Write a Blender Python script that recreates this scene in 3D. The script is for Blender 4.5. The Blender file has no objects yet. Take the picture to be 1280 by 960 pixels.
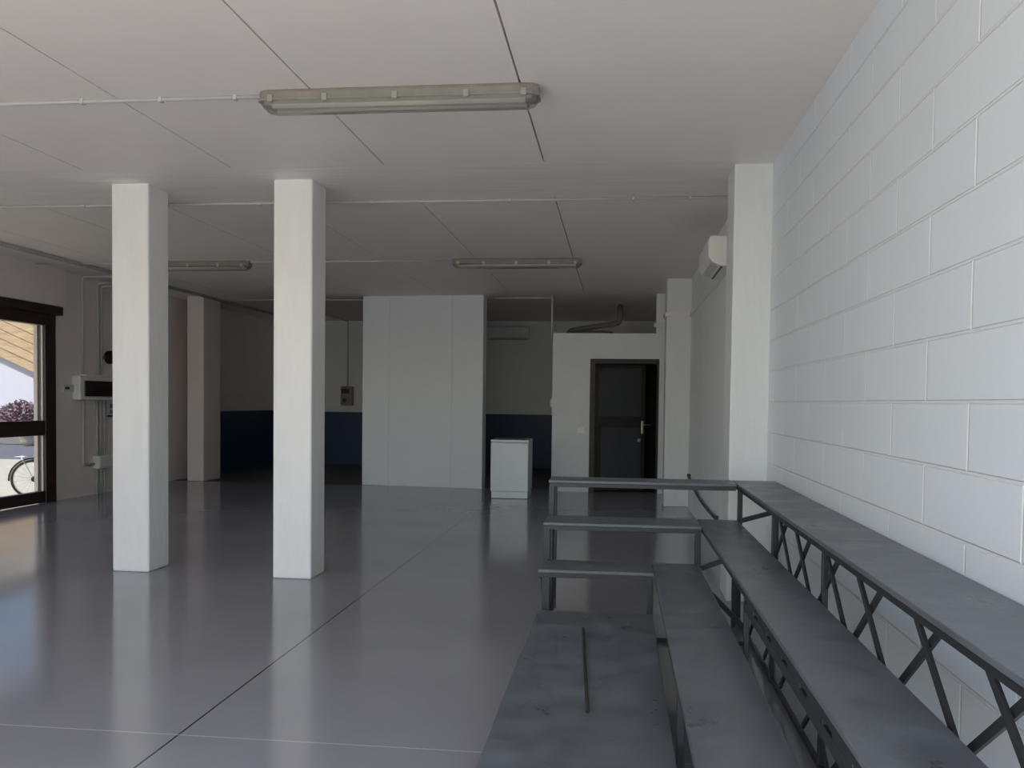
import bpy, bmesh, math, random
from mathutils import Vector, Matrix
random.seed(7)
SC = bpy.context.scene
COL = SC.collection
PI = math.pi

# ------------------------------------------------------------------ materials
def mat(name, col, rough=0.6, metal=0.0, spec=0.5, noise=0.0, nscale=6.0, bump=0.0, bscale=40.0, stretch=(1, 1, 1), coat=0.0, rvar=0.0):
    m = bpy.data.materials.new(name); m.use_nodes = True
    nt = m.node_tree; b = nt.nodes['Principled BSDF']
    b.inputs['Base Color'].default_value = (*col, 1); b.inputs['Roughness'].default_value = rough
    b.inputs['Metallic'].default_value = metal; b.inputs['Specular IOR Level'].default_value = spec
    b.inputs['Coat Weight'].default_value = coat
    if noise or bump or rvar:
        tc = nt.nodes.new('ShaderNodeTexCoord'); mp = nt.nodes.new('ShaderNodeMapping')
        mp.inputs['Scale'].default_value = stretch
        nt.links.new(tc.outputs['Object'], mp.inputs['Vector'])
    if noise or rvar:
        n = nt.nodes.new('ShaderNodeTexNoise'); n.inputs['Scale'].default_value = nscale
        n.inputs['Detail'].default_value = 6; n.inputs['Roughness'].default_value = 0.65
        nt.links.new(mp.outputs[0], n.inputs['Vector'])
    if noise:
        r = nt.nodes.new('ShaderNodeMapRange')
        r.inputs['From Min'].default_value = 0.3; r.inputs['From Max'].default_value = 0.7
        r.inputs['To Min'].default_value = 1 - noise; r.inputs['To Max'].default_value = 1 + noise
        nt.links.new(n.outputs['Fac'], r.inputs['Value'])
        v = nt.nodes.new('ShaderNodeVectorMath'); v.operation = 'SCALE'
        v.inputs[0].default_value = col
        nt.links.new(r.outputs[0], v.inputs['Scale']); nt.links.new(v.outputs[0], b.inputs['Base Color'])
    if rvar:
        r2 = nt.nodes.new('ShaderNodeMapRange')
        r2.inputs['From Min'].default_value = 0.3; r2.inputs['From Max'].default_value = 0.7
        r2.inputs['To Min'].default_value = max(0.02, rough - rvar); r2.inputs['To Max'].default_value = rough + rvar
        nt.links.new(n.outputs['Fac'], r2.inputs['Value']); nt.links.new(r2.outputs[0], b.inputs['Roughness'])
    if bump:
        n2 = nt.nodes.new('ShaderNodeTexNoise'); n2.inputs['Scale'].default_value = bscale; n2.inputs['Detail'].default_value = 4
        nt.links.new(mp.outputs[0], n2.inputs['Vector'])
        bp = nt.nodes.new('ShaderNodeBump'); bp.inputs['Strength'].default_value = bump; bp.inputs['Distance'].default_value = 0.01
        nt.links.new(n2.outputs['Fac'], bp.inputs['Height']); nt.links.new(bp.outputs[0], b.inputs['Normal'])
    return m

M = {}
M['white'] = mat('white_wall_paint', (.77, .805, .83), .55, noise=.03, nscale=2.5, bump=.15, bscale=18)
M['column'] = mat('white_column_paint', (.87, .87, .855), .5, noise=.03, nscale=3, bump=.35, bscale=9, stretch=(3, 3, .6))
M['flarewhite'] = mat('white_paint_flare_cast', (.84, .77, .75), .55, noise=.03, nscale=2.5, bump=.15, bscale=18)  # white paint with the reddish flare cast put into the colour
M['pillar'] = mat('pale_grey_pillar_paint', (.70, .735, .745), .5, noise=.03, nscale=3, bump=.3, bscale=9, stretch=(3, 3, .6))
M['ceiling'] = mat('white_ceiling_paint', (.89, .835, .785), .6, noise=.03, nscale=1.2, bump=.08, bscale=30)
M['beam'] = mat('board_marked_concrete_paint', (.88, .835, .79), .6, noise=.05, nscale=3, bump=.5, bscale=7, stretch=(.25, 3.5, 6))
M['panel'] = mat('white_partition_panel', (.79, .845, .885), .4, noise=.02, nscale=2)
M['seam'] = mat('partition_seam', (.42, .42, .41), .7)
M['navy'] = mat('navy_wainscot_paint', (.018, .045, .115), .45, noise=.1, nscale=3)
M['roomdark'] = mat('painted_room_dark', (.02, .019, .019), .8, noise=.1)  # near black colour stands in for the dark of the unlit room
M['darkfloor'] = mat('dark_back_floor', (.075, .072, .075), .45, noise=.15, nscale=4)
M['board'] = mat('black_bench_board', (.104, .120, .138), .37, noise=.28, nscale=5, bump=.08, bscale=60, rvar=.12, spec=.55)
M['steel'] = mat('black_painted_steel', (.022, .024, .028), .42, noise=.1, nscale=8, spec=.5)
M['rod'] = mat('dark_rusty_rod', (.03, .022, .018), .5, metal=.3)
M['lampgrey'] = mat('aged_grey_lamp_body', (.27, .25, .22), .45, noise=.15, nscale=7)
M['tube'] = mat('white_fluorescent_tube', (.82, .82, .80), .25)
M['clip'] = mat('steel_clip', (.5, .48, .44), .35, metal=.8)
M['conduit'] = mat('grey_plastic_conduit', (.55, .54, .52), .5)
M['plastic'] = mat('white_plastic', (.78, .78, .76), .35)
M['plasticgrey'] = mat('light_grey_plastic', (.6, .6, .58), .45)
M['black'] = mat('black_plastic', (.012, .012, .013), .4)
M['smoke'] = mat('smoked_window', (.012, .007, .006), .2)
M['appliance'] = mat('white_enamel', (.76, .83, .88), .25, spec=.5)
M['appltop'] = mat('dark_worktop', (.05, .055, .06), .4)
M['brownframe'] = mat('dark_brown_frame', (.030, .012, .010), .4, noise=.15, nscale=5)
M['doorbrown'] = mat('dark_brown_door_frame', (.022, .018, .016), .5, noise=.1)
M['doorpanel'] = mat('slate_door_panel', (.042, .046, .055), .45, noise=.08)
M['brass'] = mat('worn_brass', (.75, .62, .40), .3, metal=1.0)
M['chrome'] = mat('steel_metal', (.65, .65, .66), .25, metal=1.0)
M['greypipe'] = mat('dark_grey_pipe', (.16, .16, .16), .5)
M['cable'] = mat('black_rubber_cable', (.05, .055, .06), .5)
M['redgrey'] = mat('reddish_grey_box', (.30, .23, .22), .5)
M['signblue'] = mat('blue_grey_sign_print', (.10, .13, .25), .5)
M['signwhite'] = mat('white_sign_plate', (.6, .6, .65), .5)
M['ground'] = mat('pale_paving', (.64, .59, .47), .8, noise=.06, nscale=1.5)
M['asphalt'] = mat('painted_shade_asphalt', (.16, .17, .20), .85, noise=.1, nscale=3)  # house shade on the road put into the blue grey colour
M['lowwall'] = mat('grey_kerb_wall', (.22, .20, .20), .8, noise=.12, nscale=3)
M['pot'] = mat('pale_terracotta_bowl', (.50, .44, .38), .7, noise=.08, nscale=4)
M['leafpurple'] = mat('purple_leaf', (.26, .13, .17), .6, noise=.3, nscale=3)
M['leafgreen'] = mat('grey_green_leaf', (.22, .22, .20), .6, noise=.3, nscale=3)
M['stem'] = mat('woody_stem', (.12, .08, .06), .8)
M['housewall'] = mat('pale_lavender_render', (.62, .62, .68), .8, noise=.03)
M['timber'] = mat('sunbleached_timber', (.50, .37, .22), .75, noise=.3, nscale=2.2, bump=.5, bscale=5, stretch=(.8, 1, 7))
M['roof'] = mat('brown_roof', (.25, .16, .10), .8)
M['rubber'] = mat('tyre_rubber', (.02, .02, .02), .7)
M['facade'] = mat('facade_render', (.6, .57, .5), .8)

def block_mat():
    m = bpy.data.materials.new('painted_block_wall'); m.use_nodes = True
    nt = m.node_tree; b = nt.nodes['Principled BSDF']; L = nt.links.new
    tc = nt.nodes.new('ShaderNodeTexCoord'); sp = nt.nodes.new('ShaderNodeSeparateXYZ'); cb = nt.nodes.new('ShaderNodeCombineXYZ')
    a1 = nt.nodes.new('ShaderNodeMath'); a1.operation = 'ADD'; a1.inputs[1].default_value = -.16 + 7.0
    a2 = nt.nodes.new('ShaderNodeMath'); a2.operation = 'ADD'; a2.inputs[1].default_value = -.345 + .42
    L(tc.outputs['Object'], sp.inputs[0]); L(sp.outputs['Y'], a1.inputs[0]); L(sp.outputs['Z'], a2.inputs[0])
    L(a1.outputs[0], cb.inputs[0]); L(a2.outputs[0], cb.inputs[1])
    br = nt.nodes.new('ShaderNodeTexBrick')
    br.inputs['Scale'].default_value = 1; br.inputs['Brick Width'].default_value = .70; br.inputs['Row Height'].default_value = .21
    br.inputs['Mortar Size'].default_value = .0075; br.inputs['Mortar Smooth'].default_value = .5
    br.offset = .5; br.offset_frequency = 2; br.squash = 1
    br.inputs['Color1'].default_value = (.725, .785, .84, 1); br.inputs['Color2'].default_value = (.705, .765, .82, 1)  # cool cast of a glass reflection put into the block colours
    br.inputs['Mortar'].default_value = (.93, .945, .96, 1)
    L(cb.outputs[0], br.inputs['Vector'])
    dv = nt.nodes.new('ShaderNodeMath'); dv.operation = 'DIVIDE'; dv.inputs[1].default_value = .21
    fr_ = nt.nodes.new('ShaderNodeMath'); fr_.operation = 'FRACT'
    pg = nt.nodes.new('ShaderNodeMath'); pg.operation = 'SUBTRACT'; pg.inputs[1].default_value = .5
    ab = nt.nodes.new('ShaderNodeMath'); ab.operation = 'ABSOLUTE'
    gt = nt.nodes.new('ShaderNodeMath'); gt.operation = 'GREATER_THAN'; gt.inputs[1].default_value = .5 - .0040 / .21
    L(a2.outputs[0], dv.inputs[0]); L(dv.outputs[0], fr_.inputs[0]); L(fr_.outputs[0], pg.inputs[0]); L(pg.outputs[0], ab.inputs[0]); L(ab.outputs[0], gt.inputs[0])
    mc = nt.nodes.new('ShaderNodeMix'); mc.data_type = 'RGBA'; mc.inputs[7].default_value = (.70, .735, .775, 1)  # bed joint line slightly darker, recess shade put into the colour
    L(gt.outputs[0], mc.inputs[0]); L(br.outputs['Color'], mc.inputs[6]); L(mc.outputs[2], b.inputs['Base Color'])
    b.inputs['Roughness'].default_value = .5
    n = nt.nodes.new('ShaderNodeTexNoise'); n.inputs['Scale'].default_value = 22; n.inputs['Detail'].default_value = 5
    L(tc.outputs['Object'], n.inputs['Vector'])
    mu = nt.nodes.new('ShaderNodeMath'); mu.operation = 'MULTIPLY_ADD'; mu.inputs[1].default_value = -1.0
    nm = nt.nodes.new('ShaderNodeMath'); nm.operation = 'MULTIPLY'; nm.inputs[1].default_value = .18
    L(n.outputs['Fac'], nm.inputs[0]); L(br.outputs['Fac'], mu.inputs[0]); L(nm.outputs[0], mu.inputs[2])
    bp = nt.nodes.new('ShaderNodeBump'); bp.inputs['Strength'].default_value = .8; bp.inputs['Distance'].default_value = .006
    L(mu.outputs[0], bp.inputs['Height']); L(bp.outputs[0], b.inputs['Normal'])
    return m
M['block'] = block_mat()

def floor_mat():
    m = bpy.data.materials.new('grey_epoxy_floor'); m.use_nodes = True
    nt = m.node_tree; b = nt.nodes['Principled BSDF']; L = nt.links.new
    tc = nt.nodes.new('ShaderNodeTexCoord'); sp = nt.nodes.new('ShaderNodeSeparateXYZ'); L(tc.outputs['Object'], sp.inputs[0])
    def line(axis, at, half):
        s = nt.nodes.new('ShaderNodeMath'); s.operation = 'SUBTRACT'; s.inputs[1].default_value = at
        a = nt.nodes.new('ShaderNodeMath'); a.operation = 'ABSOLUTE'
        c = nt.nodes.new('ShaderNodeMath'); c.operation = 'LESS_THAN'; c.inputs[1].default_value = half
        L(sp.outputs[axis], s.inputs[0]); L(s.outputs[0], a.inputs[0]); L(a.outputs[0], c.inputs[0]); return c
    l1 = line('X', -1.765, .005); l2 = line('Y', 3.215, .004)
    n = nt.nodes.new('ShaderNodeTexNoise'); n.inputs['Scale'].default_value = .9; n.inputs['Detail'].default_value = 6
    L(tc.outputs['Object'], n.inputs['Vector'])
    cr = nt.nodes.new('ShaderNodeValToRGB')
    cr.color_ramp.elements[0].position = .3; cr.color_ramp.elements[0].color = (.270, .270, .305, 1)
    cr.color_ramp.elements[1].position = .7; cr.color_ramp.elements[1].color = (.308, .308, .343, 1)
    L(n.outputs['Fac'], cr.inputs[0])
    m1 = nt.nodes.new('ShaderNodeMix'); m1.data_type = 'RGBA'; m1.inputs[7].default_value = (.04, .04, .045, 1)
    m2 = nt.nodes.new('ShaderNodeMix'); m2.data_type = 'RGBA'; m2.inputs[7].default_value = (.46, .46, .48, 1)
    L(cr.outputs[0], m1.inputs[6]); L(l1.outputs[0], m1.inputs[0]); L(m1.outputs[2], m2.inputs[6]); L(l2.outputs[0], m2.inputs[0])
    L(m2.outputs[2], b.inputs['Base Color'])
    r = nt.nodes.new('ShaderNodeMapRange'); r.inputs['To Min'].default_value = .09; r.inputs['To Max'].default_value = .17
    L(n.outputs['Fac'], r.inputs['Value']); L(r.outputs[0], b.inputs['Roughness'])
    b.inputs['IOR'].default_value = 1.52
    return m
M['floor'] = floor_mat()

def glassy(name, tint, refl_rough=.02, body=None):
    m = bpy.data.materials.new(name); m.use_nodes = True
    nt = m.node_tree; L = nt.links.new
    for n in list(nt.nodes): nt.nodes.remove(n)
    o = nt.nodes.new('ShaderNodeOutputMaterial'); mx = nt.nodes.new('ShaderNodeMixShader')
    t = nt.nodes.new('ShaderNodeBsdfTransparent'); t.inputs[0].default_value = (*tint, 1)
    g = nt.nodes.new('ShaderNodeBsdfGlossy'); g.inputs['Roughness'].default_value = refl_rough
    lw = nt.nodes.new('ShaderNodeLayerWeight'); lw.inputs[0].default_value = .5
    pw = nt.nodes.new('ShaderNodeMath'); pw.operation = 'POWER'; pw.inputs[1].default_value = 5
    f = nt.nodes.new('ShaderNodeMath'); f.operation = 'MULTIPLY_ADD'; f.inputs[1].default_value = .7; f.inputs[2].default_value = .04
    L(lw.outputs['Facing'], pw.inputs[0]); L(pw.outputs[0], f.inputs[0])
    L(f.outputs[0], mx.inputs[0]); L(g.outputs[0], mx.inputs[2])
    if body:
        d = nt.nodes.new('ShaderNodeBsdfDiffuse'); d.inputs[0].default_value = (*body[0], 1)
        m2 = nt.nodes.new('ShaderNodeMixShader'); m2.inputs[0].default_value = body[1]
        L(t.outputs[0], m2.inputs[1]); L(d.outputs[0], m2.inputs[2]); L(m2.outputs[0], mx.inputs[1])
    else:
        L(t.outputs[0], mx.inputs[1])
    L(mx.outputs[0], o.inputs[0]); return m
M['glass'] = glassy('tinted_door_glass', (.66, .66, .66))
M['diffuser'] = glassy('clear_aged_lamp_cover', (.86, .84, .78), .12, ((.40, .39, .36), .35))

# ------------------------------------------------------------------ mesh builder
class MB:
    def __init__(s): s.bm = bmesh.new()
    def box(s, x0, x1, y0, y1, z0, z1, mi=0):
        v = [s.bm.verts.new(p) for p in ((x0, y0, z0), (x1, y0, z0), (x1, y1, z0), (x0, y1, z0), (x0, y0, z1), (x1, y0, z1), (x1, y1, z1), (x0, y1, z1))]
        for f in ((3, 2, 1, 0), (4, 5, 6, 7), (0, 1, 5, 4), (1, 2, 6, 5), (2, 3, 7, 6), (3, 0, 4, 7)):
            fa = s.bm.faces.new([v[i] for i in f]); fa.material_index = mi
        return s
    def bar(s, a, b, w, h, up=(0, 0, 1), mi=0):
        a, b = Vector(a), Vector(b); d = (b - a).normalized(); u = Vector(up)
        if abs(d.dot(u)) > .98: u = Vector((0, 1, 0))
        r = d.cross(u).normalized(); u = r.cross(d)
        rings = []
        for p in (a, b):
            rings.append([s.bm.verts.new(p + r * (i * w / 2) + u * (j * h / 2)) for i, j in ((-1, -1), (1, -1), (1, 1), (-1, 1))])
        A, B = rings
        for i in range(4): s.bm.faces.new((A[i], A[(i + 1) % 4], B[(i + 1) % 4], B[i])).material_index = mi
        s.bm.faces.new(A[::-1]).material_index = mi; s.bm.faces.new(B).material_index = mi
        return s
    def loft(s, rings, mi=0, cap=True, closed=False, smooth=False):
        R = [[s.bm.verts.new(p) for p in r] for r in rings]; n = len(R[0])
        pairs = list(zip(R, R[1:])) + ([(R[-1], R[0])] if closed else [])
        for A, B in pairs:
            for i in range(n):
                f = s.bm.faces.new((A[i], A[(i + 1) % n], B[(i + 1) % n], B[i])); f.material_index = mi; f.smooth = smooth
        if cap and not closed:
            s.bm.faces.new(R[0][::-1]).material_index = mi; s.bm.faces.new(R[-1]).material_index = mi
        return s
    def tube(s, pts, r, n=10, mi=0, fillet=0):
        P = [Vector(p) for p in pts]
        if fillet and len(P) > 2:
            Q = [P[0]]
            for i in range(1, len(P) - 1):
                a, b, c = P[i - 1], P[i], P[i + 1]
                f = min(fillet, (a - b).length * .45, (c - b).length * .45)
                p0 = b + (a - b).normalized() * f; p1 = b + (c - b).normalized() * f
                for k in range(6):
                    t = k / 5; Q.append(p0 * (1 - t) ** 2 + b * 2 * t * (1 - t) + p1 * t * t)
            Q.append(P[-1]); P = Q
        rings = []; ref = None
        for i, p in enumerate(P):
            d = (P[min(i + 1, len(P) - 1)] - P[max(i - 1, 0)]).normalized()
            if ref is None: ref = Vector((0, 0, 1)) if abs(d.z) < .9 else Vector((1, 0, 0))
            u = (ref - d * ref.dot(d)).normalized(); w = d.cross(u); ref = u
            rings.append([p + (u * math.cos(2 * PI * k / n) + w * math.sin(2 * PI * k / n)) * r for k in range(n)])
        return s.loft(rings, mi, smooth=True)
    def cyl(s, a, b, r, n=16, mi=0): return s.tube([a, b], r, n, mi)
    def lathe(s, prof, c=(0, 0, 0), n=28, mi=0):
        c = Vector(c)
        return s.loft([[c + Vector((r * math.cos(2 * PI * k / n), r * math.sin(2 * PI * k / n), z)) for k in range(n)] for r, z in prof], mi, smooth=True)
    def torus(s, c, R, r, ax, ay, n=48, m=8, mi=0, a0=0, a1=2 * PI):
        c, ax, ay = Vector(c), Vector(ax), Vector(ay); az = ax.cross(ay); full = abs(a1 - a0 - 2 * PI) < 1e-6
        rings = []
        for i in range(n if full else n + 1):
            t = a0 + (a1 - a0) * i / n; d = ax * math.cos(t) + ay * math.sin(t)
            rings.append([c + d * (R + r * math.cos(2 * PI * k / m)) + az * (r * math.sin(2 * PI * k / m)) for k in range(m)])
        return s.loft(rings, mi, closed=full, smooth=True)
    def prism(s, poly, axis, a, b, mi=0):
        def P(u, v, t): return {'x': (t, u, v), 'y': (u, t, v), 'z': (u, v, t)}[axis]
        return s.loft([[P(u, v, a) for u, v in poly], [P(u, v, b) for u, v in poly]], mi)
    def obj(s, name, mats, parent=None, bevel=0, seg=2):
        bmesh.ops.recalc_face_normals(s.bm, faces=s.bm.faces[:])
        me = bpy.data.meshes.new(name); s.bm.to_mesh(me); s.bm.free()
        for m in (mats if isinstance(mats, (list, tuple)) else [mats]): me.materials.append(m)
        o = bpy.data.objects.new(name, me); COL.objects.link(o)
        if parent is not None:
            o.parent = parent; top = parent
            off = parent.matrix_parent_inverse
            p = Vector((0, 0, 0)); q = parent
            while q is not None: p += q.location; q = q.parent
            me.transform(Matrix.Translation(-p))
        if bevel:
            b = o.modifiers.new('bevel', 'BEVEL'); b.width = bevel; b.segments = seg; b.limit_method = 'ANGLE'; b.angle_limit = .6
        return o

def tag(o, label=None, cat=None, group=None, kind=None):
    if label: o['label'] = label
    if cat: o['category'] = cat
    if group: o['group'] = group
    if kind: o['kind'] = kind
    return o
def struct(mb, name, mats, label, cat, bevel=0):
    return tag(mb.obj(name, mats, None, bevel), label, cat, kind='structure')
def thing(name, loc, label, cat, group=None, kind=None):
    o = bpy.data.objects.new(name, None); COL.objects.link(o); o.location = loc; o.empty_display_size = .1
    return tag(o, label, cat, group, kind)
def box(*a): return MB().box(*a)

# ------------------------------------------------------------------ room shell
XW, XP, XL = 1.035, 0.95, -7.30       # block wall, plastered wall beyond the pillar, left wall
YF, YT, YB = -0.25, 13.10, 17.20      # shop front, start of the back zone, back wall
ZC, ZB = 3.03, 3.03                   # ceiling, beam undersides

struct(box(XL - .3, XW + .2, YF, YT, -.15, 0), 'floor', M['floor'], 'glossy grey epoxy floor of the main hall', 'floor')
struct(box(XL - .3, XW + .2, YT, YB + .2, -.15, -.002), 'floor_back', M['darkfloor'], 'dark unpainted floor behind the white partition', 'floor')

# ceiling: slabs with open joints, solid flush strips over the column rows, closed above
mb = MB(); edges = [-.530 - 1.127 * k for k in range(0, 6)][::-1]
xs = [XL - .3] + [e for e in edges if e > XL] + [XW + .2]
for y0, y1 in ((YF, 5.80), (6.78, 12.5)):
    for a, b in zip(xs, xs[1:]): mb.box(a + .0055, b - .0055, y0, y1, ZC, ZC + .06)
mb.box(XL - .3, XW + .2, 12.5, YB + .2, ZC, ZC + .06)
mb.box(XL - .3, XW + .2, YF, YB + .2, ZC + .07, ZC + .2)
struct(mb, 'ceiling', M['ceiling'], 'white ceiling of wide slabs with thin dark joints', 'ceiling')
struct(box(XL - .1, XW + .1, 5.80, 6.78, ZC, ZC + .065), 'beam', M['beam'], 'flush white board marked beam strip over the two square columns', 'beam')

# right wall: blocks up to the pillar, plaster beyond
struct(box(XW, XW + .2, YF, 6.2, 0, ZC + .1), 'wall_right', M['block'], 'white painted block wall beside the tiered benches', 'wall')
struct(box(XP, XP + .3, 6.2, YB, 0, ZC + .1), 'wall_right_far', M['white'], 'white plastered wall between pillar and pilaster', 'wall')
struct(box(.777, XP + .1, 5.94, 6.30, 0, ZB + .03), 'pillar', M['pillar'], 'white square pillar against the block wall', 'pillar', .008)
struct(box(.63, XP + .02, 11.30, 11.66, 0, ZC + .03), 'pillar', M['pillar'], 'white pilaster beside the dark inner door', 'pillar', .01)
struct(box(-7.05, -6.765, 13.13, 13.72, 0, ZB + .03), 'pillar', M['flarewhite'], 'white pillar at the far left in front of the navy wainscot', 'pillar', .01)
for x, y, l in ((-3.945, 6.19, 'left of the two freestanding white square columns'), (-2.612, 6.145, 'right of the two freestanding white square columns')):
    struct(box(x, x + .305, y, y + .30, 0, ZB + .03), 'column', M['column'], l, 'column', .014)

# back wall and left wall with navy dado
mb = MB().box(XL - .3, XP + .3, YB, YB + .2, 0, 1.11, 1).box(XL - .3, XP + .3, YB, YB + .2, 1.11, ZC + .1, 0)
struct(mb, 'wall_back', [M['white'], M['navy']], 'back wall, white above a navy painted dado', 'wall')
DY0, DY1, DZ = 5.4, 10.22, 2.54      # glazed entrance in the left wall
mb = MB().box(XL - .3, XL, YF, DY0, 0, ZC + .1).box(XL - .3, XL, DY1, 13.8, 0, ZC + .1).box(XL - .3, XL, DY0, DY1, DZ, ZC + .1)
mb.box(XL - .3, XL, 13.8, YB, 1.13, ZC + .1).box(XL - .3, XL, 13.8, YB, 0, 1.13, 1)
mb.box(XL - .02, XL + .07, DY0 - .2, 10.33, DZ, ZC + .03)
struct(mb, 'wall_left', [M['flarewhite'], M['navy']], 'white left wall with the glazed entrance', 'wall')
# front wall: header above the open shop front
mb = MB().box(XL - .3, XW + .2, YF - .2, YF, 2.86, ZC + .2).box(XL - .3, XL + .25, YF - .2, YF, 0, 2.86).box(XW - .02, XW + .2, YF - .2, YF, 0, 2.86)
struct(mb, 'wall_front', M['facade'], 'shop front header and end piers', 'wall')

# freestanding partition (three panels, slightly turned)
A, B = Vector((-4.083, 13.13, 0)), Vector((-2.098, 12.96, 0)); d = (B - A).normalized(); nrm = Vector((-d.y, d.x, 0))
mb = MB(); cuts = [0, .335, .66 * 0 + 1.45 / 2 * 2 * .5 * 0 + 0, 1.0]
fr = [0.0, (487 - 453) / 150, (565 - 453) / 150, 1.0]
for a, b in zip(fr, fr[1:]):
    p, q = A + (B - A) * a + d * .002, A + (B - A) * b - d * .002
    mb.loft([[Vector((w.x, w.y, z)) for w in (p, q, q + nrm * .03, p + nrm * .03)] for z in (.01, ZB)])
p, q = A + nrm * .012 + d * .004, B + nrm * .012
mb.loft([[Vector((w.x, w.y, z)) for w in (p, q, q + nrm * .20, p + nrm * .20)] for z in (0, ZB - .002)])
struct(mb, 'partition', M['panel'], 'tall white partition of three flush panels', 'partition')

# inner room with the dark door
RX0, RX1, RY, RZ = -1.0, XP, 12.875, 2.435
O0, O1, OZ = -.425, .62, 2.045
mb = MB().box(RX0, O0, RY, RY + .12, 0, RZ).box(O0, O1, RY, RY + .12, OZ, RZ).box(O1, RX1, RY, RY + .12, 0, RZ)
mb.box(.565, RX1, RY + .001, RY + .12, RZ - .001, ZB + .1)
mb.box(RX0, RX0 + .12, RY + .12, YB, 0, RZ).box(RX0 + .12, RX1, RY + .12, YB, RZ - .12, RZ)
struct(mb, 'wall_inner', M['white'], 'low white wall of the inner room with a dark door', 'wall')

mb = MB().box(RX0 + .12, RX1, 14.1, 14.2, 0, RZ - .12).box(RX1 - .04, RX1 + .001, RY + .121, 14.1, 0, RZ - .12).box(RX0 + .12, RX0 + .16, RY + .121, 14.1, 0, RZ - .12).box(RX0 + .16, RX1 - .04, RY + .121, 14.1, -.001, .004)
struct(mb, 'wall_room_dark', M['roomdark'], 'painted dark of the small room behind the inner door', 'wall')  # added lining that paints the darkness seen through the door gap

# inner door: frame, leaf ajar into the room, handle
dr = thing('door_2', (.1, RY + .05, 0), 'dark brown inner door standing slightly ajar', 'door', kind='structure')
mb = MB().box(O0, O0 + .085, RY - .015, RY + .13, 0, OZ).box(O1 - .03, O1, RY - .015, RY + .13, 0, OZ).box(O0, O1, RY - .0155, RY + .1295, OZ - .075, OZ)
mb.obj('frame', M['doorbrown'], dr, .004)
ang = math.radians(16); hx, hy = O0 + .085, RY + .05
def leafpt(u, v, z): return Vector((hx + u * math.cos(ang) - v * math.sin(ang), hy + u * math.sin(ang) + v * math.cos(ang), z))
def leafbox(mb, u0, u1, v0, v1, z0, z1, mi=0):
    return mb.loft([[leafpt(u0, v0, z), leafpt(u1, v0, z), leafpt(u1, v1, z), leafpt(u0, v1, z)] for z in (z0, z1)], mi)
W = .80
leaf = leafbox(MB(), 0, W, 0, .045, .02, OZ - .08).obj('leaf', M['doorbrown'], dr, .003)
mb = MB(); leafbox(mb, .05, W - .07, -.012, .01, 1.16, OZ - .13); leafbox(mb, .10, W - .07, -.012, .01, .20, 1.0)
mb.obj('raised_panel', M['doorpanel'], leaf, .006)
mb = MB(); leafbox(mb, W - .06, W - .022, -.012, 0, .90, 1.10); mb.obj('handle_plate', M['brass'], leaf, .004)
mb = MB().tube([leafpt(W - .04, -.01, 1.04), leafpt(W - .04, -.055, 1.04), leafpt(W + .075, -.055, 1.04)], .009, 10, fillet=.02)
mb.obj('handle', M['brass'], leaf)
MB().cyl(leafpt(W - .10, -.02, .80), leafpt(W - .10, .01, .80), .028).obj('lock_cylinder', M['chrome'], leaf)
for z in (.95, 1.85):
    MB().cyl(leafpt(.075, -.018, z), leafpt(.075, -.018, z + .10), .010, 10).obj('hinge', M['doorbrown'], leaf)

# ------------------------------------------------------------------ glazed entrance on the left
dl = thing('door_1', (XL, 9.4, 0), 'dark brown glazed entrance door opening to the street', 'door', kind='structure')
fx0, fx1 = XL - .09, XL + .03
stiles = [(DY0, DY0 + .10), (6.95, 7.07), (8.55, 8.67), (10.00, 10.20)]
mb = MB()
for a, b in stiles: mb.box(fx0, fx1, a, b, 0, 2.52)
mb.box(fx0 - .002, fx1 + .002, DY0, 10.2, 2.275, DZ)
mb.obj('frame', M['brownframe'], dl, .006)
MB().box(XL - .02, XL + .10, DY0, 10.25, 2.42, 2.53).obj('header', M['brownframe'], dl, .004)
for (a, b), (c, e) in zip(stiles, stiles[1:]):
    lf = MB().box(fx0 + .02, fx1 - .02, b, c, .87, 1.06).box(fx0 + .02, fx1 - .02, b, c, .01, .155).obj('rail', M['brownframe'], dl, .004)
    MB().box(XL - .035, XL - .027, b, c, 1.055, 2.28).box(XL - .035, XL - .027, b, c, .15, .875).obj('pane', M['glass'], dl)
    MB().box(fx0 + .06, fx1 - .035, c - .010, c, 1.06, 2.275).box(fx0 + .06, fx1 - .035, c - .010, c, .155, .87).obj('glazing_bead', M['plasticgrey'], dl)

# ------------------------------------------------------------------ tiered benches
X0 = -.43
YN = 1.5
def bench(name, label, loc, x0, x1, y0, y1, z, seams=()):
    t = thing(name, loc, label, 'bench', 'tiered black benches')
    mb = MB()
    cuts = [y0, *seams, y1]
    for a, b in zip(cuts, cuts[1:]): mb.box(x0, x1, a + (.001 if a != y0 else 0), b - (.001 if b != y1 else 0), z - .018, z)
    tb = mb.obj('top_board', M['board'], t, .003)
    return t
def rail(t, a, b, w=.025, h=.025, name='rail'): return MB().bar(a, b, w, h).obj(name, M['steel'], t, .002)
def leg(t, x, y, z1, w=.032, z0=0.0): return MB().box(x - w / 2, x + w / 2, y - w / 2, y + w / 2, z0, z1).obj('leg', M['steel'], t, .003)
def flat(t, a, b, name='brace', w=.010, h=.024, up=(1, 0, 0)): return MB().bar(a, b, h, w, up).obj(name, M['steel'], t, .001)
TIER = {4: .88, 3: .66, 2: .44, 1: .22}

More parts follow.
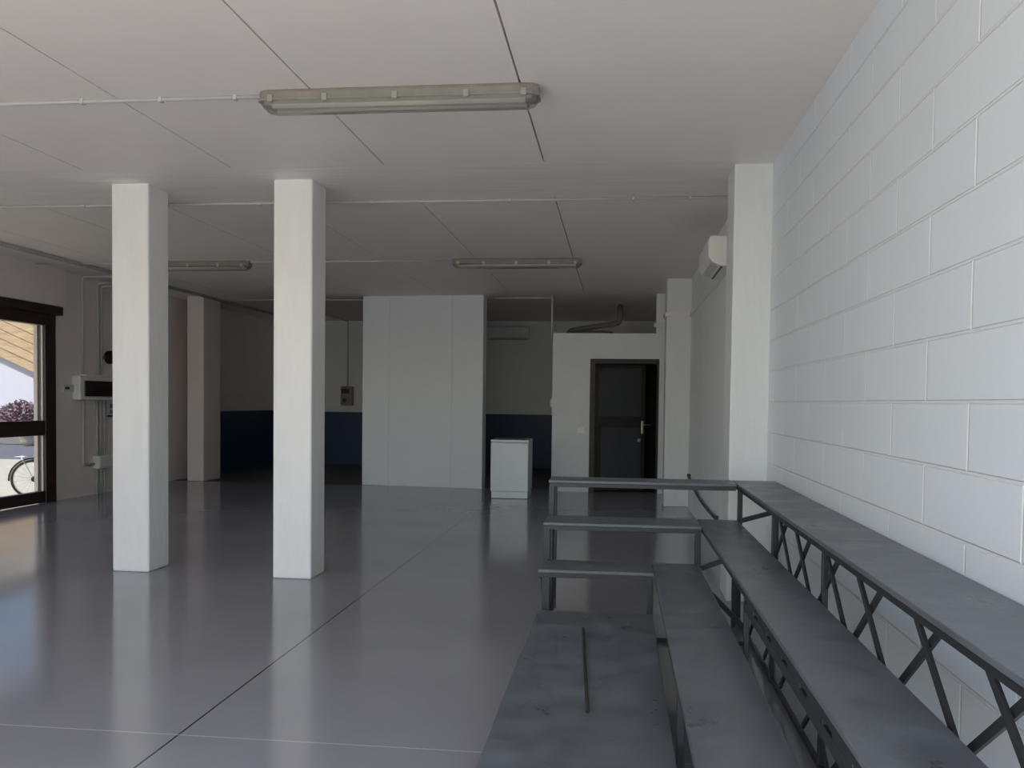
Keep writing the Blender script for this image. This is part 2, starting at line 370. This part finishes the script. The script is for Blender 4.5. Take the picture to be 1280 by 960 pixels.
# top tier run along the wall
z = TIER[4]; zr = z - .018
t = bench('bench', 'highest black bench running along the block wall', (.9, 3, 0), .752, 1.030, YN, 5.60, z, (3.2,))
for x in (.775, 1.008): rail(t, (x, YN + .02, zr - .0125), (x, 5.58, zr - .0125), .03)
rail(t, (.78, YN + .03, .02), (.78, 5.36, .02), .02, .02, 'bottom_rail')
for y in (YN + .03, 2.15, 3.215, 4.235, 5.40):
    if y != 2.15: leg(t, .78, y, zr - .02, .030 if y > 5 else .023)
    if y < 1.5 or y > 5: leg(t, 1.008, y, zr - .02, .024)
    rail(t, (.785, y, zr - .012), (1.0, y, zr - .012), .022, .022, 'cross_rail')
LO = .045
for Yt in (4.05, 3.69, 3.165, 2.755, 2.235, 1.81):
    k = min(1.0, (Yt - (YN + .06)) / ((zr - LO) * 1.22))
    flat(t, (.772, Yt, zr - .02), (.772, Yt - (zr - LO) * 1.22 * k, zr - .02 - (zr - .02 - LO) * k))
for Yt in (3.955, 3.48, 3.04, 2.55, 2.10, 1.645):
    k = min(1.0, (5.36 - Yt) / ((zr - LO) * 1.22))
    flat(t, (.786, Yt, zr - .02), (.786, Yt + (zr - LO) * 1.22 * k, zr - .02 - (zr - .02 - LO) * k))
flat(t, (.785, 5.38, .645), (1.0, 5.40, .705), 'brace', .022, .028, (0, 1, 0))
# top tier return
t = bench('bench', 'highest black bench end arm crossing in front of the inner door', (.1, 5.45, 0), X0, .752 - .003, 5.33, 5.60, z)
for y in (5.346, 5.584): rail(t, (X0 + .005, y, zr - .0125), (.745, y, zr - .0125), .03)
for y in (5.35, 5.58):
    leg(t, X0 + .02, y, zr - .02, .036)
rail(t, (X0 + .02, 5.36, zr - .013), (X0 + .02, 5.57, zr - .013), .028, .024, 'cross_rail')
flat(t, (X0 + .02, 5.365, .60), (X0 + .02, 5.57, .06))

# third tier run
z = TIER[3]; zr = z - .018
t = bench('bench', 'second highest black bench running along the wall', (.63, 3, 0), .505, .750, YN, 5.29, z, (3.18,))
for x in (.522, .735): rail(t, (x, YN + .02, zr - .0125), (x, 5.27, zr - .0125), .028)
rail(t, (.520, YN + .02, .585), (.520, 3.36, .585), .026, .034, 'lower_rail')
for i in range(7): rail(t, (.520, 1.65 + .26 * i, .595), (.520, 1.65 + .26 * i, zr - .02), .024, .17, 'spacer')
for y in (YN + .05, 3.395):
    leg(t, .525, y, zr - .02, .022)
    if y < 2: leg(t, .733, y, zr - .02, .022)
leg(t, .733, 5.26, zr - .02, .026)
for y in (YN + .05, 2.2, 3.395, 4.4): rail(t, (.53, y, zr - .012), (.73, y, zr - .012), .02, .02, 'cross_rail')
rail(t, (.508, 4.86, .012), (.748, 4.86, .012), .03, .022, 'floor_rail')
flat(t, (.518, 4.845, .325), (.735, 4.865, .105), 'brace', .03, .03, (0, 1, 0))
flat(t, (.500, 4.945, .420), (.72, 4.945, .505), 'brace', .022, .028, (0, 1, 0))
# third tier return
t = bench('bench', 'second highest black bench end arm between the outer arms', (.1, 5.12, 0), X0, .505 - .003, 4.965, 5.285, z)
for y in (4.982, 5.268): rail(t, (X0 + .005, y, zr - .0125), (.50, y, zr - .0125), .03)
leg(t, X0 + .022, 4.985, zr - .02, .040); leg(t, X0 + .022, 5.262, zr - .02, .034)
leg(t, .482, 4.985, zr - .02, .034)
rail(t, (X0 + .022, 5.0, zr - .013), (X0 + .022, 5.25, zr - .013), .028, .024, 'cross_rail')
flat(t, (X0 + .022, 5.005, .46), (X0 + .022, 5.25, .06))

# second tier run
z = TIER[2]; zr = z - .018
t = bench('bench', 'second lowest black bench beside the low platform', (.35, 3, 0), .215, .488, YN, 4.96, z)
for x in (.232, .470): rail(t, (x, YN + .02, zr - .0125), (x, 4.94, zr - .0125), .028)
for y in (YN + .05, 2.9):
    leg(t, .234, y, zr - .02, .026); leg(t, .468, y, zr - .02, .026)
leg(t, .468, 4.81, zr - .02, .026)
rail(t, (.232, 4.86, .012), (.484, 4.86, .012), .03, .022, 'floor_rail')
for y in (YN + .05, 2.0, 2.9, 3.9, 4.80): rail(t, (.24, y, zr - .012), (.46, y, zr - .012), .02, .02, 'cross_rail')
# second tier return
t = bench('bench', 'second lowest black bench end arm just behind the low platform', (-.1, 4.8, 0), X0, .215 - .003, 4.650, 4.962, z)
for y in (4.668, 4.945): rail(t, (X0 + .005, y, zr - .0125), (.21, y, zr - .0125), .032)
leg(t, X0 + .045, 4.675, zr - .02, .045); leg(t, X0 + .03, 4.93, zr - .02, .034); leg(t, .195, 4.675, zr - .02, .03)
rail(t, (X0 + .03, 4.69, zr - .013), (X0 + .03, 4.92, zr - .013), .028, .024, 'cross_rail')
flat(t, (X0 + .028, 4.70, .39), (X0 + .028, 4.93, .05), 'brace', .03, .03)

# lowest platform
z = TIER[1]; zr = z - .018
t = thing('platform', (-.1, 3, 0), 'low wide black platform with a thin rod lying on it', 'platform', 'tiered black benches')
MB().box(X0, .207, YN, 4.62, z - .018, z).obj('top_board', M['board'], t, .003)
for x in (X0 + .03, .185): rail(t, (x, YN + .02, zr - .02), (x, 4.60, zr - .02), .03, .04)
for y in (YN + .04, 2.2, 3.4, 4.58):
    rail(t, (X0 + .03, y, zr - .02), (.185, y, zr - .02), .03, .038, 'cross_rail')
    for x in (X0 + .035, .18): leg(t, x, y, zr - .03, .04)
r = MB().tube([(-.156, 4.25, z + .007), (-.094, 3.10, z + .007)], .007, 10).obj('metal_rod', M['rod'])
tag(r, 'thin dark metal rod lying on the low platform', 'rod')

# ------------------------------------------------------------------ ceiling lamps
def lamp(xc, yc, label):
    t = thing('ceiling_lamp', (xc, yc, ZC), label, 'lamp', 'fluorescent ceiling lamps')
    L = .755
    prof = [(-.072, 0), (-.080, -.018), (-.080, -.052), (.080, -.052), (.080, -.018), (.072, 0)]
    rings = [[(xc + sx, yc + u * k, ZC + v) for u, v in prof] for sx, k in ((-L, .62), (-L + .03, .92), (-L + .06, 1), (L - .06, 1), (L - .03, .92), (L, .62))]
    MB().loft(rings).obj('housing', M['lampgrey'], t, .004)
    rim = [[(xc + sx, yc + u * k, ZC + v) for u, v in ((-.086, -.046), (-.086, -.060), (.086, -.060), (.086, -.046))] for sx, k in ((-L - .004, .64), (-L + .028, .93), (-L + .06, 1), (L - .06, 1), (L - .028, .93), (L + .004, .64))]
    MB().loft(rim).obj('rim', M['lampgrey'], t, .003)
    arc = [(.077 * math.cos(PI * k / 8), -.060 - .048 * math.sin(PI * k / 8) ** .7) for k in range(9)]
    rings = [[(xc + sx, yc + u * k, ZC - .060 + (v + .060) * kz) for u, v in arc] for sx, k, kz in ((-L + .012, .66, .45), (-L + .035, .9, .85), (-L + .07, 1, 1), (L - .07, 1, 1), (L - .035, .9, .85), (L - .012, .66, .45))]
    MB().loft(rings, smooth=False).obj('diffuser', M['diffuser'], t)
    for s in (-.034, .034):
        MB().cyl((xc - L + .07, yc + s, ZC - .078), (xc + L - .07, yc + s, ZC - .078), .013, 14).obj('tube', M['tube'], t)
    for fx in (-.68, -.38, 0, .38, .68):
        for s in (-1, 1):
            MB().box(xc + fx - .014, xc + fx + .014, yc + s * .088 - .004, yc + s * .088 + .004, ZC - .070, ZC - .034).obj('clip', M['clip'], t)
    return t
lamp(-1.188, 4.43, 'large fluorescent ceiling lamp nearest the camera, in front of the beam')
lamp(-1.188, 9.72, 'fluorescent ceiling lamp in the far row, in front of the white partition')
lamp(-5.20, 9.78, 'fluorescent ceiling lamp in the far row, half hidden by the left column')

def conduit(name, pts, r, label, cat='conduit', m='conduit', clips=(), fillet=.05, group=None):
    t = thing(name, pts[0], label, cat, group)
    MB().tube(pts, r, 10, fillet=fillet).obj('pipe', M[m], t)
    for c, ax in clips:
        c = Vector(c)
        if ax == 'x': MB().box(c.x - .009, c.x + .009, c.y - r - .004, c.y + r + .004, c.z - r - .004, c.z + r).obj('clip', M[m], t)
        else: MB().box(c.x - r - .004, c.x + r + .004, c.y - .009, c.y + .009, c.z - r - .004, c.z + r).obj('clip', M[m], t)
    return t
G = 'cable conduits on the ceiling'
zc = ZC - .011
conduit('conduit', [(XL, 4.43, zc), (-1.93, 4.43, zc)], .011, 'thin conduit along the ceiling feeding the large near lamp', clips=[((x, 4.43, zc), 'x') for x in (-5.5, -4.6, -3.8, -2.99, -2.53, -2.10)], group=G)
zb = ZC - .011
conduit('conduit', [(XL, 6.83, zb), (XP, 6.83, zb)], .011, 'thin conduit along the back edge of the main beam', clips=[((x, 6.83, zb), 'x') for x in (-5.6, -4.6, -3.02, -2.05, -.9, .1, .55)], group=G)
conduit('conduit', [(-4.43, 9.75, zc), (-1.95, 9.72, zc)], .011, 'thin conduit joining the two far lamps', clips=[((x, 9.735, zc), 'x') for x in (-4.0, -3.2, -2.4)], group=G)
conduit('conduit', [(XL, 9.78, zc), (-5.97, 9.78, zc)], .010, 'short conduit from the left wall to the half hidden lamp', clips=[((-6.4, 9.78, zc), 'x')], group=G)
conduit('conduit', [(XL, 13.5, ZB - .012), (-2.1, 13.5, ZB - .012)], .010, 'thin conduit on the ceiling just behind the partition top', group=G)
conduit('conduit', [(-1.95, 13.25, ZB - .012), (-1.02, 13.25, ZB - .012), (-1.02, 12.86, ZB - .012), (-1.02, 12.86, 2.38)], .012, 'conduit turning down onto the corner of the inner room', group=G)
conduit('conduit', [(-5.66, 14.5, ZC - .014), (-5.66, 17.17, ZC - .014), (-5.66, 17.17, 1.64)], .016, 'conduit dropping down the back wall to the small box', clips=[((-5.66, 17.17, 2.4), 'y')], group=G)

# ------------------------------------------------------------------ air conditioners
def aircon(name, label, base, axis, length, depth, h):
    # profile: (out from wall, height) lofted along the wall
    t = thing(name, base, label, 'air conditioner', 'wall air conditioners')
    b = Vector(base)
    prof = [(0, 0), (depth * .55, 0), (depth * .86, h * .14), (depth, h * .32), (depth, h * .86), (depth * .93, h), (0, h)]
    def P(s, u, v): return b + (Vector((-u, s, v)) if axis == 'y' else Vector((s, -u, v)))
    MB().loft([[P(s, u, v) for u, v in prof] for s in (0, length)]).obj('body', M['plastic'], t, .008)
    q = [(depth * .50, -.004), (depth * .88, h * .13), (depth * .86, h * .17), (depth * .48, .02)]
    MB().loft([[P(s, u, v) for u, v in q] for s in (length * .08, length * .92)]).obj('louver', M['plasticgrey'], t, .002)
    q = [(depth * .42, -.006), (depth * .50, -.006), (depth * .50, .01), (depth * .42, .01)]
    MB().loft([[P(s, u, v) for u, v in q] for s in (length * .06, length * .94)]).obj('air_slot', M['black'], t)
    q = [(depth * .2, h - .002), (depth * .85, h - .002), (depth * .85, h + .004), (depth * .2, h + .004)]
    MB().loft([[P(s, u, v) for u, v in q] for s in (length * .05, length * .95)]).obj('intake_grille', M['black'], t)
aircon('air_conditioner', 'white air conditioner high on the right wall behind the pillar', (XP + .004, 7.2, 2.54), 'y', .80, .215, .25)
aircon('air_conditioner', 'shaded air conditioner on the dark back wall above the fridge', (-2.70, YB + .004, 2.645), 'x', .88, .20, .262)

mb = MB().box(XP - .022, XP, 8.0, 11.30, 2.53, 2.59).box(.608, XP, 11.278, 11.30, 2.53, 2.59).box(.608, .63, 11.30, 11.70, 2.53, 2.59).box(.63, XP, 11.66, 11.68, 2.53, 2.59).box(XP - .022, XP, 11.68, RY, 2.53, 2.59).box(.53, XP - .02, RY - .024, RY + .001, 2.53, 2.59)
o = mb.obj('cable_trunking', M['plastic'], None, .003); tag(o, 'white cable trunking running from the air conditioner around the pilaster', 'trunking')

# ------------------------------------------------------------------ fridge
fx0_, fx1_, fy, fh = -1.775, -1.235, 11.72, .835
t = thing('fridge', ((fx0_ + fx1_) / 2, fy + .28, 0), 'small white undercounter fridge in front of the dark alcove', 'fridge')
MB().box(fx0_ + .012, fx1_ - .012, fy + .02, fy + .56, .005, .11).obj('plinth', M['appliance'], t, .004)
MB().box(fx0_ + .003, fx1_ - .003, fy + .045, fy + .57, .105, fh - .035).obj('body', M['appliance'], t, .006)
d_ = MB().box(fx0_, fx1_ - .004, fy, fy + .045, .10, fh - .04).obj('door', M['appliance'], t, .012)
MB().box(fx0_, fx1_, fy - .008, fy + .575, fh - .034, fh).obj('worktop', M['appliance'], t, .006)
MB().box(fx1_ - .10, fx1_ - .02, fy - .002, fy + .02, fh - .055, fh - .042).obj('grip_recess', M['plasticgrey'], d_)
MB().box(fx0_ + .02, fx1_ - .06, fy + .02, fy + .55, fh, fh + .012).obj('top_mat', M['appltop'], t, .003)

# ------------------------------------------------------------------ small things on the walls
def plate(name, label, cat, x0, x1, y0, y1, z0, z1, m, bevel=.004): return tag(box(x0, x1, y0, y1, z0, z1).obj(name, m, None, bevel), label, cat)
sw = thing('light_switch', (-.555, RY, .95), 'small white light switch left of the inner door', 'switch')
MB().box(-.61, -.50, RY - .012, RY, .91, .99).obj('plate', M['tube'], sw, .003); MB().box(-.565, -.535, RY - .018, RY - .011, .925, .975).obj('rocker', M['tube'], sw, .002)
plate('corner_sensor', 'tiny white sensor on the left corner of the inner room', 'sensor', RX0 - .035, RX0 + .001, RY + .01, RY + .05, 1.30, 1.42, M['plastic'])

bx = thing('wall_box', (-5.66, YB, 1.25), 'small reddish grey control box on the back wall under a conduit', 'control box')
MB().box(-5.79, -5.53, YB - .11, YB, 1.25, 1.65).obj('housing', M['redgrey'], bx, .02)
MB().box(-5.77, -5.60, YB - .118, YB - .10, 1.50, 1.60).obj('window', M['black'], bx, .006)
MB().cyl((-5.70, YB - .13, 1.36), (-5.70, YB - .10, 1.36), .04).obj('knob', M['black'], bx)

pn = thing('electrical_panel', (XL, 11.1, 1.32), 'white electrical panel with a long smoked window on the left wall', 'electrical panel')
y0, y1, z0, z1 = 10.56, 11.62, 1.325, 1.655
MB().box(XL, XL + .12, y0, y1, z0, z1).obj('cabinet', M['plastic'], pn, .015)
MB().box(XL + .112, XL + .135, y0 + .09, y1 - .05, z0 + .05, z1 - .065).obj('window', M['smoke'], pn, .004)
MB().box(XL + .005, XL + .10, y0 + .16, y1 - .2, z1 - .002, z1 + .02).obj('cable_gland', M['plastic'], pn, .004)

xj = XL + .012
conduit('conduit', [(-6.74, 10.80, 3.008), (XL + .02, 10.76, 3.008), (XL + .02, 10.76, 1.68)], .018, 'left one of the conduits rising from the electrical panel', group='conduits at the electrical panel')
conduit('conduit', [(-6.74, 11.12, 2.965), (XL + .02, 11.10, 2.965), (XL + .02, 11.10, 1.68)], .016, 'middle one of the conduits rising from the electrical panel', group='conduits at the electrical panel')
conduit('conduit', [(-6.74, 11.2, 2.93), (XL + .02, 11.18, 2.93), (XL + .02, 11.18, 1.68)], .016, 'right one of the conduits rising from the electrical panel', group='conduits at the electrical panel')
conduit('conduit', [(XL + .022, 10.76, 1.32), (XL + .022, 10.76, .43), (XL + .022, 10.995, .43)], .020, 'conduit from the panel bending into the junction box', group='conduits at the electrical panel')
for y, l in ((11.07, 'left'), (11.15, 'middle'), (11.24, 'right')):
    conduit('conduit', [(XL + .02, y, 1.32), (XL + .02, y, .54)], .015, l + ' vertical conduit between electrical panel and junction box', group='conduits at the electrical panel')
    conduit('conduit', [(XL + .02, y, .36), (XL + .02, y, .0)], .015, l + ' vertical conduit from junction box down to the floor', group='conduits at the electrical panel')
jb = thing('junction_box', (XL, 11.15, .45), 'white junction box low on the left wall', 'junction box')
MB().box(XL, XL + .09, 11.0, 11.36, .36, .54).obj('housing', M['plastic'], jb, .01); MB().box(XL + .088, XL + .10, 11.02, 11.34, .38, .52).obj('lid', M['plastic'], jb, .004)
bl = thing('alarm_bell', (XL, 11.33, 1.93), 'black round alarm above the electrical panel', 'alarm')
MB().cyl((XL, 11.36, 1.94), (XL + .07, 11.36, 1.94), .095, 24).obj('body', M['black'], bl, .01); MB().cyl((XL, 11.235, 1.93), (XL + .03, 11.235, 1.93), .025, 12).obj('sounder', M['greypipe'], bl)
sg = thing('wall_notice', (XL, 11.35, 1.2), 'small pale notice with blue print below the electrical panel', 'notice')
MB().box(XL + .036, XL + .042, 11.27, 11.55, 1.08, 1.32).obj('plate', M['signwhite'], sg)
MB().box(XL + .041, XL + .045, 11.34, 11.50, 1.21, 1.27).box(XL + .041, XL + .045, 11.34, 11.44, 1.13, 1.185).obj('print', M['signblue'], sg)
MB().box(XL + .041, XL + .045, 11.28, 11.54, 1.085, 1.11).obj('stripe', M['black'], sg)
MB().box(XL, XL + .037, 11.36, 11.46, 1.12, 1.28).obj('standoff', M['signwhite'], sg)
kl = thing('key_switch', (XL, 10.45, 1.47), 'small grey key switch beside the glazed entrance', 'switch')
MB().box(XL, XL + .03, 10.36, 10.56, 1.43, 1.53).obj('plate', M['plasticgrey'], kl, .004); MB().box(XL + .028, XL + .036, 10.38, 10.46, 1.465, 1.50).obj('label_strip', M['black'], kl)

# long conduit pair along the left wall, over the far pillar to the back
for x, z_, l in ((-6.62, ZC - .0155, 'inner of the two long conduits on the ceiling along the left side'), (-6.70, ZC - .0155, 'outer of the two long conduits on the ceiling along the left side')):
    conduit('conduit', [(x, .0, z_), (x, YB, z_)], .015, l, clips=[((x, y, z_), 'y') for y in (8.3, 9.4, 10.5, 11.6, 12.7, 14.2, 15.6)], group='long conduits on the left')

# pipes over the inner room
conduit('pipe', [(-.85, 14.2, 2.485), (-.80, 13.9, 2.56), (.02, 13.6, 2.66), (.02, 13.6, 2.86), (.02, 13.9, 2.95)], .045, 'dark grey bent pipe lying above the inner room', 'pipe', 'greypipe', fillet=.12)
conduit('pipe', [(-.75, 13.35, 2.475), (-.2, 13.3, 2.485), (-.1, 13.5, 2.475)], .03, 'short dark pipe on top of the inner room wall', 'pipe', 'greypipe', fillet=.08)

# drooping cable on the right wall beyond the benches
pts = []
for i in range(13):
    s = i / 12; y = 11.0 + (7.95 - 11.0) * s; zz = .445 - .13 * s - .055 * math.sin(PI * s)
    pts.append((XP - .03, y, zz))
cb_ = thing('wall_cable', (XP - .03, 9.5, .35), 'dark drooping cable fixed along the right wall near the floor', 'cable')
MB().tube(pts, .014, 10).obj('cord', M['cable'], cb_)
MB().box(XP - .035, XP, 10.98, 11.08, .425, .465).obj('bracket', M['cable'], cb_, .004); MB().box(XP - .035, XP, 7.90, 7.98, .295, .335).obj('bracket', M['cable'], cb_, .004)

# ------------------------------------------------------------------ outside
struct(box(XL - 1.9, XL - .3, 4.5, 11.2, 2.72, 2.84), 'added_canopy', M['facade'], 'added unseen slab keeping sun off the glazed entrance', 'canopy')  # added out of view to block sun through the entrance
GZ = -.27
mb = MB().box(-60, 40, -60, 19.9, GZ - .1, GZ).box(-60, XL - .3, 19.9, 20.0, GZ - .1, GZ)
struct(mb, 'ground_outside', M['ground'], 'pale paving outside the entrance', 'ground')
struct(box(-80, XL - .3, 20.0, 60, GZ - .12, GZ - .02), 'road', M['asphalt'], 'road across the paving with shade in its colour', 'road')
struct(box(-30, -13, 26.3, 26.6, GZ, .10), 'kerb_wall', M['lowwall'], 'low grey wall along the far side of the road', 'low wall')

def shrub(cx, cy, z0, w, h, n, label):
    t = thing('shrub', (cx, cy, z0), label, 'shrub')
    rnd = random.Random(3); mb = MB()
    for i in range(9):
        a = rnd.uniform(-.9, .9) * w / 2; mb.tube([(cx + a * .3, cy, z0), (cx + a * .7, cy + rnd.uniform(-.1, .1), z0 + h * .5), (cx + a, cy + rnd.uniform(-.2, .2), z0 + h * rnd.uniform(.75, 1.0))], .012, 6)
    mb.obj('stems', M['stem'], t)
    mb = MB()
    for i in range(n):
        a = rnd.uniform(0, 2 * PI); rr = math.sqrt(rnd.random()); e = rnd.random()
        p = Vector((cx + w / 2 * rr * math.cos(a) * (1 - .25 * e), cy + .35 * rr * math.sin(a), z0 + h * (.08 + .95 * e * (1 - .25 * rr))))
        l = rnd.uniform(.05, .11); d1 = Vector((rnd.uniform(-1, 1), rnd.uniform(-1, 1), rnd.uniform(-.4, 1))).normalized(); d2 = d1.orthogonal().normalized()
        v = [mb.bm.verts.new(p + q) for q in (d1 * -l, d2 * l * .4, d1 * l, d2 * -l * .4)]
        f = mb.bm.faces.new(v); f.material_index = 0 if rnd.random() < .62 else 1
    mb.obj('foliage', [M['leafpurple'], M['leafgreen']], t)
shrub(-20.6, 27.1, GZ, 2.3, 1.5, 2200, 'purple leaved shrub behind the low wall across the road')
t = thing('planter_bowl', (-19.33, 25.75, GZ), 'pale bowl planter in front of the low wall across the road', 'planter')
MB().lathe([(.02, GZ), (.17, GZ), (.25, GZ + .14), (.30, GZ + .30), (.34, GZ + .33), (.34, GZ + .37), (.28, GZ + .37), (.26, GZ + .30), (.02, GZ + .29)], (-19.33, 25.75, 0)).obj('bowl', M['pot'], t)
MB().lathe([(.01, GZ + .285), (.27, GZ + .285), (.27, GZ + .325), (.01, GZ + .34)], (-19.33, 25.75, 0)).obj('soil', M['stem'], t)

# house across the road: pale wall under a timber clad, raking gable
t = thing('house', (-20, 27.5, GZ), 'pale house with a raking timber gable across the road', 'house')
MB().box(-32, -16, 28.3, 28.7, GZ, 5.2).obj('wall', M['housewall'], t)
poly = [(-27.145, 4.877), (-20.147, 1.908), (-18.142, 1.076), (-18.138, 2.098), (-20.133, 4.217), (-23.025, 5.504), (-27.113, 7.258)]
MB().prism(poly, 'y', 28.0, 28.3).obj('gable', M['timber'], t)
p0, p1 = Vector((poly[0][0], 27.97, poly[0][1])), Vector((poly[1][0], 27.97, poly[1][1])); dirv = (p1 - p0).normalized(); up_ = Vector((-dirv.z, 0, dirv.x))
for k in range(7):
    p = p0 + up_ * (.12 + .31 * k); MB().bar(p + dirv * .2 * k, p + dirv * (7.6 - .1 * k), .05, .20, tuple(up_)).obj('cladding_board', M['timber'], t, .01)

# bicycle parked outside the entrance: rear wheel visible past the frame stile
hub = Vector((-9.32, 12.5, GZ + .31)); fwd = Vector((.80, .60, 0)).normalized(); side = Vector((-fwd.y, fwd.x, 0)); Zv = Vector((0, 0, 1))
bk = thing('bicycle', (hub.x, hub.y, GZ), 'bicycle parked outside the glazed entrance', 'bicycle')
def P(f, z, s=0): return hub + fwd * f + Zv * z + side * s
for f, nm in ((0, 'rear'), (1.04, 'front')):
    w = MB().torus(P(f, 0), .292, .018, fwd, Zv).obj('wheel', M['rubber'], bk)
    mb = MB().torus(P(f, 0), .270, .009, fwd, Zv, m=6); mb.obj('rim', M['chrome'], w)
    mb = MB()
    for k in range(18):
        a = 2 * PI * k / 18; mb.tube([P(f, 0, .02 * (-1) ** k), P(f + .265 * math.cos(a + .15), .265 * math.sin(a + .15))], .0018, 5)
    mb.obj('spokes', M['chrome'], w)
    MB().cyl(P(f, 0, -.05), P(f, 0, .05), .02, 12).obj('hub', M['chrome'], w)
    MB().torus(P(f, 0), .328, .014, fwd, Zv, n=24, a0=PI * .25, a1=PI * 1.02).obj('mudguard', M['rubber'], bk)
mb = MB()
for s in (-.05, .05):
    mb.tube([P(0, 0, s), P(.42, -.05, s * .6)], .009, 8); mb.tube([P(0, 0, s), P(.30, .48, s * .4)], .008, 8)
mb.tube([P(.42, -.05), P(.26, .58)], .015); mb.tube([P(.42, -.05), P(.90, .42)], .017); mb.tube([P(.30, .44), P(.86, .55)], .015); mb.tube([P(.93, .34), P(.84, .62)], .018)
mb.obj('frame', M['greypipe'], bk)
mb = MB()
for s in (-.055, .055): mb.tube([P(1.04, 0, s), P(.95, .33, s * .8)], .010, 8)
mb.tube([P(.95, .33, -.045), P(.95, .33, .045)], .014); mb.obj('fork', M['greypipe'], bk)
mb = MB().tube([P(.84, .60), P(.82, .70), P(.86, .74, 0)], .012); mb.tube([P(.68, .72, -.27), P(.84, .74, -.14), P(.86, .74), P(.84, .74, .14), P(.68, .72, .27)], .011, fillet=.05); mb.obj('handlebar', M['chrome'], bk)
mb = MB().tube([P(.27, .55), P(.24, .66)], .012, 8).loft([[P(.08, .66, -.07), P(.08, .66, .07), P(.08, .71, .06), P(.08, .71, -.06)], [P(.38, .67, -.015), P(.38, .67, .015), P(.38, .70, .012), P(.38, .70, -.012)]]); mb.obj('saddle', M['black'], bk)
mb = MB()
for s in (-.06, .06): mb.tube([P(-.26, .36, s), P(.20, .36, s)], .006, 6); mb.tube([P(-.16, .36, s), P(0, .02, s)], .005, 6)
for f in (-.25, -.1, .05, .18): mb.tube([P(f, .36, -.06), P(f, .36, .06)], .005, 6)
mb.obj('luggage_rack', M['chrome'], bk)
MB().cyl(P(.02, 0, -.06), P(.02, 0, -.045), .045, 16).cyl(P(.06, -.08, -.055), P(.06, -.08, -.045), .03, 12).bar(P(.03, 0, -.05), P(.07, -.14, -.05), .012, .02).obj('derailleur', M['black'], bk)
MB().cyl(P(.42, -.05, -.07), P(.42, -.05, -.06), .09, 20).bar(P(.42, -.05, -.08), P(.36, -.20, -.08), .012, .02).bar(P(.42, -.05, .08), P(.48, .10, .08), .012, .02).obj('crankset', M['black'], bk)
MB().bar(P(-.32, .18, -.02), P(-.32, .18, .02), .03, .05).obj('reflector', M['plastic'], bk)

# ------------------------------------------------------------------ light: sky and sun
w = bpy.data.worlds.new('world'); SC.world = w; w.use_nodes = True
nt = w.node_tree; bg = nt.nodes['Background']
sky = nt.nodes.new('ShaderNodeTexSky'); sky.sky_type = 'NISHITA'; sky.sun_disc = False
sky.sun_elevation = math.radians(45); sky.sun_rotation = math.radians(215); sky.air_density = 1.0; sky.dust_density = 1.2; sky.ozone_density = 1.0
nt.links.new(sky.outputs[0], bg.inputs[0]); bg.inputs[1].default_value = .22
sd = bpy.data.lights.new('sun', 'SUN'); sd.energy = 5.0; sd.angle = math.radians(1.0); sd.color = (1, .97, .93)
so = bpy.data.objects.new('sun', sd); COL.objects.link(so)
dirn = Vector((-.5, -.87, 1.0)).normalized()
so.rotation_euler = dirn.to_track_quat('Z', 'Y').to_euler(); so.location = (-10, -20, 30)
# daylight portals at the two openings (guide sampling only)
def portal(name, loc, rot, sx, sy):
    l = bpy.data.lights.new(name, 'AREA'); l.shape = 'RECTANGLE'; l.size = sx; l.size_y = sy; l.cycles.is_portal = True
    o = bpy.data.objects.new(name, l); COL.objects.link(o); o.location = loc; o.rotation_euler = rot
portal('portal_front', ((XL + XW) / 2, YF - .22, 1.43), (-PI / 2, 0, PI), 8.2, 2.86) if False else portal('portal_front', ((XL + XW) / 2, YF - .22, 1.43), (PI / 2, 0, 0), 8.2, 2.86)

# ------------------------------------------------------------------ camera
yaw, pitch, roll = .107333807, -.0316459144, -.0123707241
F, CX, CY = 1047.46643, 658.664052, 534.98763
cd = bpy.data.cameras.new('camera'); co = bpy.data.objects.new('camera', cd); COL.objects.link(co); SC.camera = co
fw = Vector((-math.sin(yaw) * math.cos(pitch), math.cos(yaw) * math.cos(pitch), math.sin(pitch)))
rt = Vector((math.cos(yaw), math.sin(yaw), 0)); dn = fw.cross(rt)
rt, dn = math.cos(roll) * rt + math.sin(roll) * dn, -math.sin(roll) * rt + math.cos(roll) * dn
co.matrix_world = Matrix(((rt.x, -dn.x, -fw.x, 0), (rt.y, -dn.y, -fw.y, 0), (rt.z, -dn.z, -fw.z, 1.38), (0, 0, 0, 1)))
cd.sensor_fit = 'HORIZONTAL'; cd.sensor_width = 36; cd.lens = 36 * F / 1280
cd.shift_x = (640 - CX) / 1280; cd.shift_y = (CY - 480) / 1280
cd.clip_start = .02; cd.clip_end = 300

SC.view_settings.view_transform = 'Standard'; SC.view_settings.look = 'None'; SC.view_settings.gamma = 1
SC.view_settings.use_curve_mapping = False; SC.view_settings.exposure = 0.82
SC.cycles.max_bounces = 14; SC.cycles.diffuse_bounces = 9; SC.cycles.glossy_bounces = 6; SC.cycles.transparent_max_bounces = 12
SC.cycles.use_denoising = True; SC.cycles.sample_clamp_indirect = 4.0; SC.cycles.caustics_reflective = True; SC.cycles.blur_glossy = 1.0
